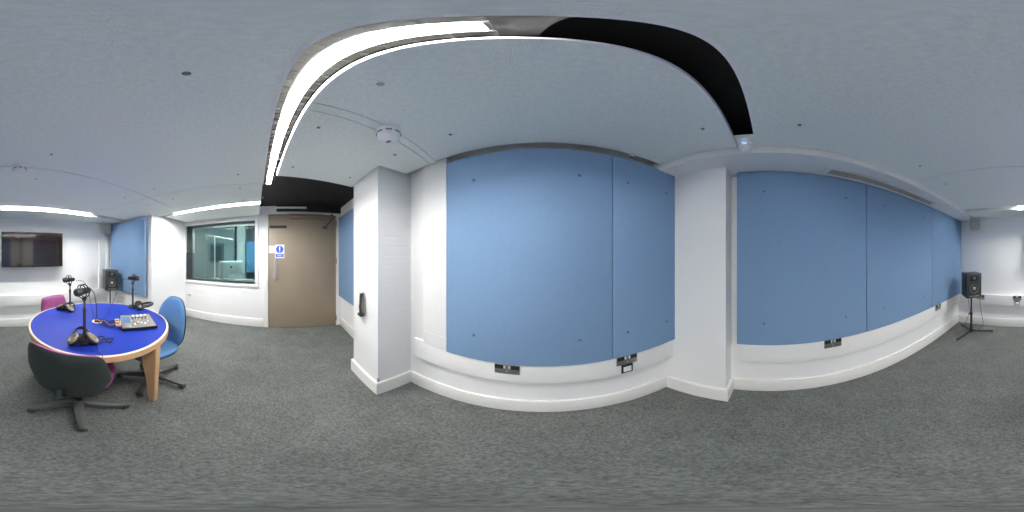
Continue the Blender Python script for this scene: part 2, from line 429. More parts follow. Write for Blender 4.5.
# front of the channel: raft to the pillar and wall
xl = -1.35
q = W(-1.475, .60)
raft('ceiling_raft', [(xl,.182),(-.558,.182),(-.558, clipB(.89,-.558)), (W(-1.0,.89).x, W(-1.0,.89).y), (W(-1.0,.625).x, W(-1.0,.625).y),
     (W(-1.5,.625).x, W(-1.5,.625).y), (xl, W(-1.5,.625).y)], 'grey felt ceiling raft around the brick pillar head',
     bolts((318.6,127.6),(395,154.7),(293,167),(350,177.5)))
raft('ceiling_raft', [(-.558+G,.182),(-.5-G/2,.182),(-.5-G/2, clipB(.89,-.5)),(-.558+G, clipB(.89,-.555))], 'very narrow grey ceiling strip under the large smoke detector', [])
raft('ceiling_raft', [(-.5+G/2,.182),(.914,.182),(.914, clipB(.873,.914)),(-.5+G/2, clipB(.873,-.5))], 'grey felt ceiling raft in front of the channel over the two-bay blue wall panels',
     bolts((450.5,134.5),(702.7,128.8)) )
# white edge trims of the channel
tag(obj('edge_trim', BX(-1.545,.914,.060,.070,ZC-.004,ZC+.03), M['white'], None), 'thin white edging on the far long side of the light channel', 'edging', kind='structure')
tag(obj('edge_trim', BX(-1.35,.914,.174,.183,ZC-.003,ZC+.034), M['white'], None), 'white edging on the near long side of the light channel', 'edging', kind='structure')
# lamp in the channel
def lamp(label, loc, rz, x0, x1, hw, m, name, liner=None):
    """local: x along the lamp; bottom of the diffuser at z=0"""
    t = thing(name, label, 'light', loc, rz)
    b = BX(x0-.006,x1+.006,-hw-.004,-hw,.010,.042); box(b,x0-.006,x1+.006,hw,hw+.004,.010,.042); box(b,x0-.006,x1+.006,-hw,hw,.030,.042)
    box(b,x0-.006,x0,-hw,hw,-.001,.030); box(b,x1,x1+.006,-hw,hw,-.001,.030)
    obj('housing', b, M['liner'], t)
    obj('diffuser', BX(x0,x1,-hw+.0005,hw-.0005,0,.020), m, t)
    if liner:
        b = BX(x0-.03,x1+.05,-liner,liner,.062,.066)
        n = int((x1-x0)/.05)
        for k in range(n+1): box(b, x0+k*.05, x0+k*.05+.006, -liner, -hw-.006, .050, .062); box(b, x0+k*.05, x0+k*.05+.006, hw+.006, liner, .050, .062)
        box(b, x0, x1, -.012, .012, .042, .062)
        obj('reflector_tray', b, M['liner'], t)
    return t
lamp('long linear ceiling light recessed in the channel near the camera', (-.80,.121,2.096), 0, -.77,.78,.019, LAMPM, 'channel_light', .056)
lamp('linear ceiling light in the slot above the wall screen', (-.70,(YT0+YT1)/2,2.095), 0, -.80,.79,.020, SLOTM, 'slot_light', .036)
c = W((SL0+SL1)/2, -1.08, 2.096)
lamp('linear ceiling light in the slot above the control room window', c, ROT+PI/2, -.72,.715,.020, SLOTM, 'slot_light', .044)
# vent in the beam
vt = thing('air_vent', 'long grey linear air vent in the underside of the white beam', 'vent', (1.10,-1.075,2.018), 0)
b = BX(-.06,.06,-.665,-.645,0,.012); box(b,-.06,.06,.645,.665,0,.012); box(b,-.06,-.046,-.645,.645,0,.012); box(b,.046,.06,-.645,.645,0,.012)
obj('frame', b, M['white'], vt)
obj('backing', BX(-.046,.046,-.645,.645,.009,.0119), M['grille'], vt)
b = bmesh.new()
for i in range(4): box(b, -.034+i*.02, -.030+i*.02, -.645, .645, .002, .010)
obj('slats', b, M['grille'], vt)
# detectors
def detector(x, y, R, H, label, z=ZC, extra=0):
    t = thing('smoke_detector', label, 'smoke detector', (x, y, z))
    b = lathe(bmesh.new(), [(0,0),(R,0),(R,-.014),(R*.94,-.02),(0,-.02)], 36); obj('base', b, M['white'], t)
    b = lathe(bmesh.new(), [(0,-.018),(R*.88,-.02),(R*.92,-.03),(R*.90,-H*.72),(R*.66,-H*.92),(R*.3,-H),(0,-H)], 36); obj('head', b, M['white'], t)
    for k in range(8):
        m = Matrix.Rotation(k*PI/4, 4, 'Z'); b = box(bmesh.new(), R*.80, R*.955, -R*.22, R*.22, -.034, -.026, m); obj('smoke_slot', b, M['bolt'], t)
    if extra:
        b = bmesh.new()
        for k in range(3): box(b, -.012+k*.009, -.007+k*.009, -.008, .008, -H-.002, -H+.002)
        obj('sensor_grille', b, M['black'], t)
    return t
detector(*pxy(388.5,131.5), .060, .085, 'large round white smoke detector beside the narrow seams near the brick pillar', extra=1)
detector(*pxy(19.5,167), .055, .075, 'round white smoke detector on the seam towards the wall screen')
t = thing('dome_sensor', 'white dome sensor with a blue light at the end of the black channel', 'sensor', (.868,.122,2.089))
b = lathe(bmesh.new(), [(0,0),(.042,0),(.042,-.03),(.036,-.034),(0,-.034)], 32); obj('base', b, M['white'], t)
obj('end_plate', BX(-.068,.046,-.050,.050,0,.008), M['trim'], t)
b = lathe(bmesh.new(), [(0,-.03),(.036,-.034),(.036,-.062),(.028,-.080),(.012,-.088),(0,-.088)], 32); obj('dome', b, M['white'], t)
b = BX(-.0385,-.034,-.014,.014,-.042,-.036); obj('indicator_light', b, M['led'], t)
t = thing('sprinkler_head', 'tiny white and metal sprinkler head by the top of the blue panels', 'sprinkler', (*pxy(632,155), ZC))
b = lathe(bmesh.new(), [(0,0),(.02,0),(.018,-.005),(.006,-.006),(.005,-.02),(0,-.02)], 20); obj('escutcheon', b, M['white'], t)
b = lathe(bmesh.new(), [(0,-.02),(.013,-.022),(.013,-.025),(0,-.025)], 16); obj('deflector', b, M['steel'], t)
t = thing('recessed_fitting', 'small round white recessed fitting in the ceiling raft above the brick pillar side', 'ceiling fitting', (*pxy(380.5,84), ZC))
b = bmesh.new(); torus(b, (0,0,-.002),(0,0,1),.014,.003,24,6); obj('ring', b, M['white'], t)
b = lathe(bmesh.new(), [(0,-.001),(.012,-.001),(0,-.0005)], 20); obj('lens', b, M['grille'], t)

# ---------------------------------------------------------------- blue acoustic panels
def apanel(label, wd, loc, rz, btn, h=1.41, th=.035):
    """local: face towards -y, x along the wall 0..wd"""
    t = thing('acoustic_panel', label, 'acoustic panel', loc, rz, 'blue acoustic wall panels')
    obj('felt_board', BX(.002, wd-.002, 0, th, 0, h, bev=.003), M['panel'], t)
    for x, z in btn:
        b = bmesh.new(); cyl(b, (x, .001, z), (0,-1,0), .011, .004, .009, 16); obj('fixing_button', b, M['teal'], t)
    return t
bt = lambda xs: [(x, z) for x in xs for z in (.2, 1.21)]
ZP = .632
def WL(s, t_, z): v = W(s, t_, z); return (v.x, v.y, v.z)
apanel('large blue acoustic panel on the front wall beside the white vertical ducts', 1.008, WL(-.609,.89,ZP), ROT, bt((.2,.808)))
apanel('blue acoustic panel on the front wall ending at the white pillar', .55, WL(.40,.89,ZP), ROT, bt((.105,.433)))
apanel('blue acoustic panel on the stub wall between the door and the brick pillar', 1.17, WL(-2.76,.89,ZP), ROT, bt((.2,.97)))
apanel('blue acoustic panel on the right wall next to the white pillar', 1.04, (1.175,.23,ZP), -PI/2, bt((.2,.84)), 1.39)
apanel('middle blue acoustic panel on the right wall below the air vent', 1.04, (1.175,-.815,ZP), -PI/2, bt((.2,.84)), 1.39)
apanel('blue acoustic panel at the far end of the right wall behind the tripod speaker', 1.03, (1.175,-1.86,ZP), -PI/2, bt((.2,.82)), 1.39)
apanel('blue acoustic panel in the far corner behind the left tripod speaker', .95, (-2.205,-2.74,ZP), PI/2, [(.15,.2),(.8,.2)], 1.39)
# battens behind panels (white)
def duct(name, bm, label, rot=False): return tag(obj(name, bm, M['trunk'], None, rot), label, 'trunking')
duct('dado_trunking', BX(-.93,.96,.905,.968,.45,.64,bev=.003), 'white dado trunking running along the front wall under the blue panels', True)
duct('dado_trunking', BX(1.19,1.253,-2.86,.19,.43,.64,bev=.003), 'white dado trunking along the right wall under the three blue panels')
duct('dado_trunking', BX(-2.2,1.19,-2.918,-2.862,.44,.64,bev=.003), 'white dado trunking along the wall below the screen')
b = BX(-.955,-.825,.925,.968,.642,2.10,bev=.003)
duct('vertical_trunking', b, 'white boxed duct rising from the dado beside the brick pillar', True)
b = BX(-.82,-.612,.895,.968,.642,2.10,bev=.003); box(b,-.822,-.610,.892,.968,.745,.755); box(b,-.70,-.696,.893,.896,.755,2.10); box(b,-.66,-.656,.893,.896,.755,2.10)
duct('vertical_trunking', b, 'wider white boxed duct against the left edge of the large blue panel', True)
b = BX(-2.15,-2.0,-2.918,-2.86,.642,2.06,bev=.003); duct('vertical_trunking', b, 'white boxed duct on the screen wall left of the corner speaker')
b = BX(-2.235,-2.16,-2.90,-2.82,.66,1.80,bev=.006); duct('cable_duct', b, 'white vertical cable duct under the corner wall speaker')
# sockets
def socket(label, loc, rz, square=False, single=False, small=False):
    t = thing('wall_socket', label, 'socket', loc, rz, 'power sockets')
    wd = .043 if single else .0735
    pm = M['steel'] if not small else M['trunk']
    obj('face_plate', BX(-wd,wd,-.006,0,0,.086 if not small else .07,bev=.002), pm, t)
    if small:
        b = BX(-.03,-.008,-.0075,-.006,.02,.05); box(b,.008,.03,-.0075,-.006,.02,.05); obj('outlet', b, M['cone'], t); return t
    for sx in ((-1,1) if not single else (0,)):
        b = BX(sx*.046-.025,sx*.046+.025,-.0075,-.006,.048,.082); 
        obj('outlet', b, M['blackplastic'], t)
        b = BX(sx*.015-.005,sx*.015+.005,-.010,-.006,.054,.078,bev=.001); obj('rocker_switch', b, M['white'], t)
    b = bmesh.new(); cyl(b, (0,-.006,.025),(0,-1,0),.006,.0015); obj('screw', b, M['alu'], t)
    if square:
        b = BX(-.04,.04,-.008,0,-.085,-.004,bev=.001); obj('data_frame', b, M['blackplastic'], t)
        obj('data_insert', BX(-.028,.028,-.0095,-.006,-.073,-.022), M['white'], t)
    return t
socket('double metal socket below the middle of the large front blue panel', WL(-.207,.904,.535), ROT)
socket('double metal socket with a square data outlet below the front panel seam', WL(.505,.904,.545), ROT, True)
socket('double metal socket on the right wall below the first blue panel', (1.189,-.50,.545), -PI/2)
socket('double metal socket on the right wall near the tripod speaker', (1.189,-2.04,.545), -PI/2)
socket('double metal socket on the screen wall beside the tripod speaker', (.78,-2.861,.545), PI)
socket('double metal socket with square data outlet under the screen end', (.12,-2.861,.55), PI, True)
socket('small white socket low on the wall under the control room window', WL(SW+.001,-1.98,.47), ROT+PI/2, small=True)

# wall handset on the brick pillar
t = thing('wall_handset', 'dark wall-mounted handset unit with red part on the white brick pillar', 'handset', WL(-1.262,.633,.815), ROT); t.scale = (.8,.8,.97)
pr = [(-.045,0),(.03,.0),(.05,.02),(.05,.17),(.03,.215),(.0,.222),(-.02,.2),(-.03,.12),(-.045,.06)]
m = Matrix(((1,0,0,0),(0,0,-1,0),(0,1,0,0),(0,0,0,1)))
b = bmesh.new(); prism(b, pr, 0, .02, m); obj('back_plate', b, M['steel'], t)
b = bmesh.new(); tube(b, [(.03,-.03,.01),(.035,-.055,.05),(.03,-.055,.12),(.02,-.045,.18),(.005,-.03,.205)], lambda q: .020-.008*math.sin(PI*q), 12); obj('handset_body', b, M['darkgrey'], t)
obj('red_button', BX(-.045,-.02,-.04,-.012,.055,.10,bev=.003), M['greyred'], t)
obj('cradle', BX(-.03,.045,-.06,-.015,0,.025,bev=.004), M['blackplastic'], t)

# ---------------------------------------------------------------- TV
t = thing('wall_screen', 'large dark flat television mounted on the white wall', 'television', (-.578,-2.82,1.157), 0)
obj('bezel', BX(-.552,.552,-.03,.03,0,.612,bev=.004), M['tvframe'], t)
obj('screen', BX(-.542,.542,.0298,.0315,.014,.598), M['tv'], t)
obj('wall_mount', BX(-.25,.25,-.098,-.03,.15,.5), M['blackplastic'], t)
b = BX(-.02,.02,.025,.033,-.004,.006); obj('sensor_tab', b, M['blackplastic'], t)

# ---------------------------------------------------------------- wall speakers
def wspeaker(label, loc, rz):
    t = thing('wall_speaker', label, 'speaker', loc, rz, 'small beige wall speakers')
    pr = [(-.07,0),(.07,0),(.085,.12),(-.085,.12)]
    b = bmesh.new(); prism(b, pr, 0, .20); bmesh.ops.bevel(b, geom=list(b.edges), offset=.008, segments=2, affect='EDGES'); obj('cabinet', b, M['beige'], t)
    obj('front_grille', BX(-.075,.075,.119,.125,.015,.185,bev=.003), M['grille'], t)
    b = bmesh.new(); cyl(b, (.03,.123,.04),(0,1,0),.010,.004); obj('badge', b, M['cone'], t)
    b = bmesh.new(); tube(b, [(0,.01,.1),(0,-.05,.1),(0,-.08,.12)], .012, 8); obj('bracket', b, M['gun'], t)
    return t
wspeaker('small beige loudspeaker high in the corner above the white cable duct', (-2.14,-2.79,1.82), math.radians(-30))
wspeaker('small beige loudspeaker high in the corner under the end of the white beam', (.90,-2.82,1.82), math.radians(35))

# ---------------------------------------------------------------- tripod speakers
def stand_speaker(loc, face, label_s, label_t):
    t = thing('speaker_stand', label_t, 'stand', loc, face, 'speaker stands')
    b = bmesh.new(); cyl(b, (0,0,.03),(0,0,1),.018,.36); cyl(b,(0,0,.38),(0,0,1),.013,.30); cyl(b,(0,0,.35),(0,0,1),.023,.05); obj('pole', b, M['blackplastic'], t)
    b = bmesh.new(); cyl(b,(.02,0,.375),(1,0,0),.010,.03); obj('clamp_knob', b, M['blackplastic'], t)
    b = bmesh.new(); cyl(b,(0,0,.03),(0,0,1),.032,.04); obj('hub', b, M['blackplastic'], t)
    obj('top_plate', BX(-.10,.10,-.10,.10,.672,.682,bev=.003), M['blackplastic'], t)
    return t
def add_legs(t, angs, L=.33):
    for a in angs:
        d = Vector((math.cos(a), math.sin(a), 0))
        b = bmesh.new(); tube(b, [d*.02+Vector((0,0,.045)), d*L*.5+Vector((0,0,.035)), d*L+Vector((0,0,.018))], .0125, 10, sub=3, sx=1); lg = obj('leg', b, M['blackplastic'], t)
        b = bmesh.new(); cyl(b, d*(L-.02)+Vector((0,0,.017)), d, .017, .05); obj('rubber_foot', b, M['blackplastic'], lg)
def monitor(loc, face, label):
    t = thing('studio_monitor', label, 'speaker', loc, face, 'studio monitors on stands')
    obj('cabinet', BX(-.125,.125,-.15,.13,0,.395,bev=.006), M['navy'], t)
    obj('baffle', BX(-.122,.122,.128,.142,.004,.391,bev=.008), M['darkgrey'], t)
    Y = Matrix.Rotation(-PI/2, 4, 'X')
    b = lathe(bmesh.new(), [(.096,0),(.094,.008),(.084,.010),(.078,.002),(.040,-.018),(.030,-.018)], 36, Matrix.Translation((0,.142,.155)) @ Y); w_ = obj('woofer', b, M['blackplastic'], t)
    b = lathe(bmesh.new(), [(.078,.003),(.032,-.012),(.03,-.010),(0,.002)], 36, Matrix.Translation((0,.142,.155)) @ Y); obj('cone', b, M['cone'], w_)
    b = lathe(bmesh.new(), [(.032,-.006),(.024,.008),(.012,.013),(0,.015)], 24, Matrix.Translation((0,.142,.155)) @ Y); obj('dust_cap', b, M['grille'], w_)
    obj('waveguide', BX(-.075,.075,.140,.146,.275,.365,bev=.003), M['blackplastic'], t)
    b = lathe(bmesh.new(), [(.022,.0),(.018,.006),(0,.010)], 20, Matrix.Translation((0,.146,.32)) @ Y); obj('tweeter', b, M['cone'], t)
    obj('port_slot', BX(-.08,.08,.140,.1435,.022,.040,bev=.001), M['cone'], t)
    return t
LR = (.845,-2.52,0); fr = math.atan2(.845-.55, 2.52-1.35)   # face direction below
def facing(v): return math.atan2(-v[0], v[1])   # local +y points along v
aR = facing((-.62,.80)); aL = facing((.42,.91))
tr = stand_speaker((LR[0],LR[1],0), aR, None, 'black tripod speaker stand on the carpet beside the right wall')
for_leg = [(math.atan2(y-LR[1], x-LR[0])-aR) for x, y in ((.50,-2.66),(.93,-2.22),(1.09,-2.74))]
add_legs(tr, for_leg)
monitor((LR[0],LR[1],.684), aR, 'black studio monitor on the tripod by the right wall blue panels')
LL = (-2.02,-2.52,0)
tl = stand_speaker(LL, aL, None, 'black speaker stand in the far corner behind the table'); add_legs(tl, [math.radians(a)-aL for a in (80,200,320)], .22)
monitor((LL[0],LL[1],.684), aL, 'black studio monitor in the far corner behind the table microphones')
def cable(name, pts, r, label, cat='cable', m='blackplastic', group=None):
    b = bmesh.new(); tube(b, pts, r, 8); return tag(obj(name, b, M[m]), label, cat, group)
cable('speaker_cable', [(.93,-2.66,.72),(.97,-2.74,.5),(.94,-2.74,.35),(1.0,-2.76,.18),(1.04,-2.74,.02),(1.0,-2.70,.006)], .004, 'thin dark cable hanging behind the right tripod speaker')
cable('power_cable', [(.78,-2.845,.56),(.78,-2.83,.4),(.74,-2.83,.2),(.72,-2.80,.05),(.74,-2.74,.006),(.9,-2.72,.006)], .004, 'thin dark power cable dropping from the screen wall socket to the carpet')

# ---------------------------------------------------------------- table
TC = Vector((-.852,-1.235,0)); TZ = .722
t = thing('round_table', 'round meeting table with bright blue top, beech rim and beech legs', 'table', TC, 0)
R = .625
b = lathe(bmesh.new(), [(0,TZ-.004),(R-.018,TZ-.004),(R-.018,TZ),(0,TZ)], 96); obj('table_top', b, M['tableblue'], t, sm=30)
b = lathe(bmesh.new(), [(R-.018,TZ-.012),(R-.018,TZ+.0005),(R-.004,TZ+.0005),(R,TZ-.004),(R,TZ-.048),(R-.004,TZ-.052),(R-.03,TZ-.052),(R-.03,TZ-.012),(R-.018,TZ-.012)], 96)
rim = obj('rim', b, M['beech'], t)
b = lathe(bmesh.new(), [(R-.0175,TZ+.0003),(R-.0175,TZ+.0012),(R-.005,TZ+.0012),(R-.0015,TZ-.0015),(R-.003,TZ-.002)], 96); obj('rim_edge', b, M['beechrim'], rim)
b = lathe(bmesh.new(), [(0,TZ-.03),(R-.03,TZ-.03),(R-.03,TZ-.005),(0,TZ-.005)], 64); obj('under_board', b, M['beech'], t)
la0 = math.atan2(-.644+1.235, -.903+.852)
for k in range(3):
    a = la0+k*2*PI/3
    m = Matrix.Rotation(a, 4, 'Z')
    # tapered leg, radial extent wide at the top
    b = bmesh.new()
    zs = [0, .30, TZ-.035]
    secs = [(.555,.600,.024),(.535,.607,.028),(.475,.620,.034)]
    rings = []
    for (r0, r1, hw), z in zip(secs, zs):
        rings.append([b.verts.new((r0,-hw,z)), b.verts.new((r1,-hw,z)), b.verts.new((r1,hw,z)), b.verts.new((r0,hw,z))])
    for A_, B_ in zip(rings, rings[1:]):
        for i in range(4): b.faces.new((A_[i], A_[(i+1)%4], B_[(i+1)%4], B_[i]))
    b.faces.new(rings[0][::-1]); b.faces.new(rings[-1])
    bmesh.ops.bevel(b, geom=list(b.edges), offset=.004, segments=2, affect='EDGES')
    bmesh.ops.transform(b, matrix=m, verts=b.verts)
    obj('leg', b, M['beech'], t)
gx, gy = P3(97.5,321.5,TZ).xy - TC.xy
b = lathe(bmesh.new(), [(.050,TZ+.0005),(.050,TZ+.004),(.036,TZ+.004),(.034,TZ+.0008),(0,TZ+.0008)], 40, Matrix.Translation((gx, gy, 0))); g = obj('cable_grommet', b, M['beechrim'], t)
b = lathe(bmesh.new(), [(0,TZ+.0012),(.030,TZ+.0012),(.030,TZ+.002),(0,TZ+.002)], 24, Matrix.Translation((gx, gy, 0))); obj('grommet_hole', b, M['black'], g)

# ---------------------------------------------------------------- chairs
def chair(label, loc, face, fabric, backh, seat_z=.45, backbot=None, kind='low', base_ang=0.0, bw=.21):
    """local +y is the direction the sitter faces"""
    t = thing('office_chair', label, 'chair', loc, face)
    # seat
    so = superell(.225, .215, 48, 3.2)
    m = Matrix.Translation((0,.03,seat_z)) @ Matrix.Rotation(PI/2, 4, 'X')
    b = bmesh.new(); pad(b, so, .035, .035, mtx=m @ Matrix.Scale(1,4)); st = obj('seat', b, fabric, t)
    b = bmesh.new(); pad(b, superell(.215,.205,48,3.2), .03, .012, mtx=Matrix.Translation((0,.03,seat_z-.03)) @ Matrix.Rotation(-PI/2, 4, 'X')); obj('seat_shell', b, M['darkgrey'], st)
    # mechanism and gas lift
    b = BX(-.06,.06,-.10,.09,seat_z-.085,seat_z-.045,bev=.008); tube(b, [(.05,.02,seat_z-.065),(.14,.03,seat_z-.07),(.19,.03,seat_z-.075)], .006, 8, sub=3)
    obj('tilt_mechanism', b, M['blackplastic'], t)
    b = bmesh.new(); cyl(b,(0,0,.06),(0,0,1),.028,.16); cyl(b,(0,0,.2),(0,0,1),.016,seat_z-.27); obj('gas_lift', b, M['blackplastic'], t)
    # base
    b = bmesh.new(); cyl(b,(0,0,.065),(0,0,1),.042,.05,.034); obj('hub', b, M['basegrey'], t)
    for k in range(5):
        a = base_ang-face+k*2*PI/5; d = Vector((math.cos(a), math.sin(a), 0)); n = Vector((-d.y, d.x, 0))
        b = bmesh.new(); rings = []
        for q, hw, zt, zb in ((.02,.036,.112,.068),(.12,.034,.102,.064),(.22,.028,.087,.058),(.285,.024,.078,.056),(.312,.016,.072,.060)):
            c = d*q; rings.append([b.verts.new(c-n*hw+Vector((0,0,zb))), b.verts.new(c-n*hw*.9+Vector((0,0,zt-.008))), b.verts.new(c-n*hw*.5+Vector((0,0,zt))), b.verts.new(c+n*hw*.5+Vector((0,0,zt))), b.verts.new(c+n*hw*.9+Vector((0,0,zt-.008))), b.verts.new(c+n*hw+Vector((0,0,zb)))])
        for A_, B_ in zip(rings, rings[1:]):
            for i in range(6): b.faces.new((A_[i], A_[(i+1)%6], B_[(i+1)%6], B_[i]))
        b.faces.new(rings[0][::-1]); b.faces.new(rings[-1])
        lg = obj('leg', b, M['basegrey'] if kind != 'tall' else M['gun'], t)
        wa = a+.6+k*.9; wd = Vector((math.cos(wa), math.sin(wa), 0)); c = d*.29+Vector((0,0,.029))
        b = bmesh.new()
        for sg_ in (-1,1): cyl(b, c+wd*(.004 if sg_>0 else -.004), wd*sg_, .028, .018, .025)
        cyl(b, d*.29+Vector((0,0,.03)), (0,0,1), .009, .038)
        pn = wd.cross(Vector((0,0,1)))
        tube(b, [c+pn*.024+Vector((0,0,.004)), c+pn*.016+Vector((0,0,.022)), c+Vector((0,0,.030)), c-pn*.016+Vector((0,0,.022))], .010, 8, sub=3)
        obj('caster', b, M['gun'], lg)
    # backrest
    bb = backbot if backbot else seat_z+.02; hh = (backh-bb)/2; zc = (backh+bb)/2
    tilt = Matrix.Rotation(math.radians(-8), 4, 'X')   # top leans back (-y)
    mt = Matrix.Translation((0,-.235,zc)) @ Matrix.Rotation(math.radians(9), 4, 'X') @ Matrix.Scale(-1, 4, Vector((0,1,0)))
    if kind == 'low': ol = chaikin([(-.70*bw,hh),(0,hh*1.01),(.70*bw,hh),(.90*bw,hh*.90),(1.02*bw,hh*.15),(1.0*bw,-hh*.22),(.64*bw,-hh*.93),(.48*bw,-hh),(-.48*bw,-hh),(-.64*bw,-hh*.93),(-1.0*bw,-hh*.22),(-1.02*bw,hh*.15),(-.90*bw,hh*.90)])
    else: ol = superell(bw, hh, 64, 2.9, taper=.14, mid=-.08)
    b = bmesh.new(); pad(b, ol, .038, .004, bend=.9, mtx=mt); bk = obj('backrest', b, fabric, t)
    b = bmesh.new(); pad(b, [(x*1.03, z*1.02) for x, z in ol], .004, .022, bend=.9, mtx=Matrix.Translation((0,-.006,0)) @ mt, rings=(0,.35,.65,.85,.95,.99,1.0)); obj('back_shell', b, M['darkgrey'], bk)
    b = bmesh.new(); tube(b, [(0,-.08,seat_z-.065),(0,-.20,seat_z-.07),(0,-.262,seat_z-.03),(0,-.262,seat_z+.02),(0,-.255,seat_z+.05 if kind == 'low' else zc)], .016, 10, sx=1.5 if kind != 'low' else 1.0)
    obj('back_bar', b, M['darkgrey'] if kind == 'low' else M['blackplastic'], t)
    return t
chair('magenta office chair with dark grey plastic back turned to the camera', (-.475,-.915,0), facing((-.74,-.67)), M['magenta'], .822, .45, .395, 'low', math.radians(-5), .232)
chair('blue fabric office chair at the table, near the window side', (-1.16,-.855,0), facing((.93,-.36)), M['chairblue'], .938, .475, .43, 'tall', math.radians(18), .20)
chair('purple-pink office chair pushed in at the far side of the table', (-.73,-1.72,0), facing((-.28,.96)), M['magenta'], .828, .45, .46, 'low', math.radians(40), .19)

# ---------------------------------------------------------------- microphones on desk stands
def mic(label, loc, h, dirv, group='desk microphones'):
    t = thing('desk_microphone', label, 'microphone', loc, 0, group)
    b = lathe(bmesh.new(), [(0,0),(.066,0),(.066,.006),(.058,.013),(.014,.018),(0,.018)], 40); obj('base', b, M['blackplastic'], t)
    b = bmesh.new(); cyl(b,(0,0,.015),(0,0,1),.0115,h*.60); cyl(b,(0,0,h*.55),(0,0,1),.014,h*.12); cyl(b,(0,0,h*.66),(0,0,1),.008,h*.34-.055); obj('pole', b, M['gun'], t)
    hc = Vector((0,0,h))
    b = bmesh.new(); cyl(b,(0,0,h-.075),(0,0,1),.010,.03); cyl(b,(-.014,0,h-.06),(1,0,0),.009,.03); obj('swivel_clamp', b, M['blackplastic'], t)
    d = Vector(dirv).normalized()
    b = bmesh.new(); torus(b, hc, d, .048, .0045); torus(b, hc+d*.028, d, .048, .0040)
    n1 = d.orthogonal().normalized(); n2 = d.cross(n1)
    for k in range(4):
        a = PI/4+k*PI/2; p = n1*math.cos(a)+n2*math.sin(a); cyl(b, hc+p*.048, d, .0025, .028)
    sm_ = obj('shock_mount', b, M['blackplastic'], t)
    b = bmesh.new()
    for k in range(8):
        a = k*PI/4; p = n1*math.cos(a)+n2*math.sin(a); a2 = a+.5; p2 = n1*math.cos(a2)+n2*math.sin(a2)
        tube(b, [hc+p*.048, hc+d*.014+p2*.024], .0013, 5, sub=0)
    obj('elastic_cord', b, M['gun'], sm_)
    b = bmesh.new(); lathe(b, [(0,-.058),(.014,-.058),(.020,-.050),(.022,-.02),(.024,.02),(.026,.035),(.026,.04),(0,.04)], 24, axis(hc, d)); obj('body', b, M['blackplastic'], t)
    b = bmesh.new(); lathe(b, [(0,.040),(.028,.040),(.030,.052),(.030,.072),(.024,.084),(.010,.088),(0,.088)], 24, axis(hc, d)); obj('grille', b, M['gun'], t)
    return t
m1 = P3(84.5,337,TZ+.002); m2 = P3(70,309,TZ+.002); m3 = P3(132.8,306.8,TZ+.002)
def dir_img(u, left, toward):   # direction: left in the picture / towards the camera
    th = math.radians((u-512)*360/1024); r = Vector((math.cos(th), -math.sin(th), 0)); f = Vector((math.sin(th), math.cos(th), 0))
    return -r*left - f*toward
mic('desk microphone in round shock mount nearest the camera, on the blue table', m1, .375, dir_img(84,.72,.70)+Vector((0,0,-.02)))
mic('desk microphone at the far left of the table by the pink chair', m2, .355, dir_img(70,1,.5))
mic('desk microphone behind the mixing console, pointing towards the window', m3, .36, dir_img(133,-1,.25))
# headphones
def headphones(label, loc, rz, spread=.075, pads='leather'):
    t = thing('headphones', label, 'headphones', loc, rz, 'headphones on the table')
    b = bmesh.new()
    pts = [(-spread,0,.022)]+[(-spread*1.05*math.cos(a), .095*math.sin(a)+.02, .022+.016*math.sin(a)) for a in [PI*k/8 for k in range(1,8)]]+[(spread,0,.022)]
    tube(b, pts, .0075, 8, sx=1.8, sub=4); obj('headband', b, M['leather'], t)
    for s_ in (-1,1):
        mt = Matrix.Translation((s_*spread, -.018, .022)) @ Matrix.Rotation(s_*math.radians(35), 4, 'Y') @ Matrix.Rotation(s_*.4, 4, 'Z')
        b = lathe(bmesh.new(), [(0,-.014),(.030,-.014),(.038,-.006),(.038,.004),(0,.006)], 28, mt); e = obj('ear_cup', b, M['blackplastic'], t)
        b = bmesh.new(); torus(b, (0,0,.010),(0,0,1),.027,.010,28,10); bmesh.ops.transform(b, matrix=mt, verts=b.verts); obj('ear_pad', b, M[pads], e)
        b = lathe(bmesh.new(), [(0,.007),(.020,.007),(.020,.009),(0,.009)], 20, mt); obj('ear_mesh', b, M['grille'], e)
    b = bmesh.new(); cp = []
    for k in range(40):
        a = k*.9; cp.append((math.cos(a)*.036*(1-.3*math.sin(k*.4)), -.030+math.sin(a)*.024, .008+.0009*k))
    tube(b, cp, .0038, 6, sub=3); obj('coiled_lead', b, M['blackplastic'], t)
    return t
h1 = P3(82.5,342.5,TZ+.001); h2 = P3(66,310,TZ+.001); h3 = P3(141,308,TZ+.001)
headphones('headphones with tan ear pads coiled around the nearest microphone base', h1, facing((-.485,-.875))+.1, .048, 'tan').scale = (1.2,1.2,1.6)
headphones('headphones lying at the far left microphone base', h2, facing((-.42,-.9))-.5, .055, 'tan').scale = (1.2,1.2,1.3)
headphones('headphones lying behind the mixing console', h3, math.radians(50), .05, 'leather').scale = (1.15,1.2,1.5)

# ---------------------------------------------------------------- mixing console
A4 = [P3(121,314.3,TZ+.05), P3(146.5,313.6,TZ+.055), P3(157.3,326.5,TZ+.03), P3(123.5,327.5,TZ+.03)]
cx_ = sum((p for p in A4), Vector())/4
ex = ((A4[1]-A4[0])+(A4[2]-A4[3])).normalized(); ex.z = 0; ex.normalize()
ang = math.atan2(ex.y, ex.x)+.15
MW, MD = .142, .135
t = thing('mixing_console', 'small grey mixing console with knobs, faders and a blue screen on the table', 'mixer', (cx_.x, cx_.y, TZ+.001), ang)
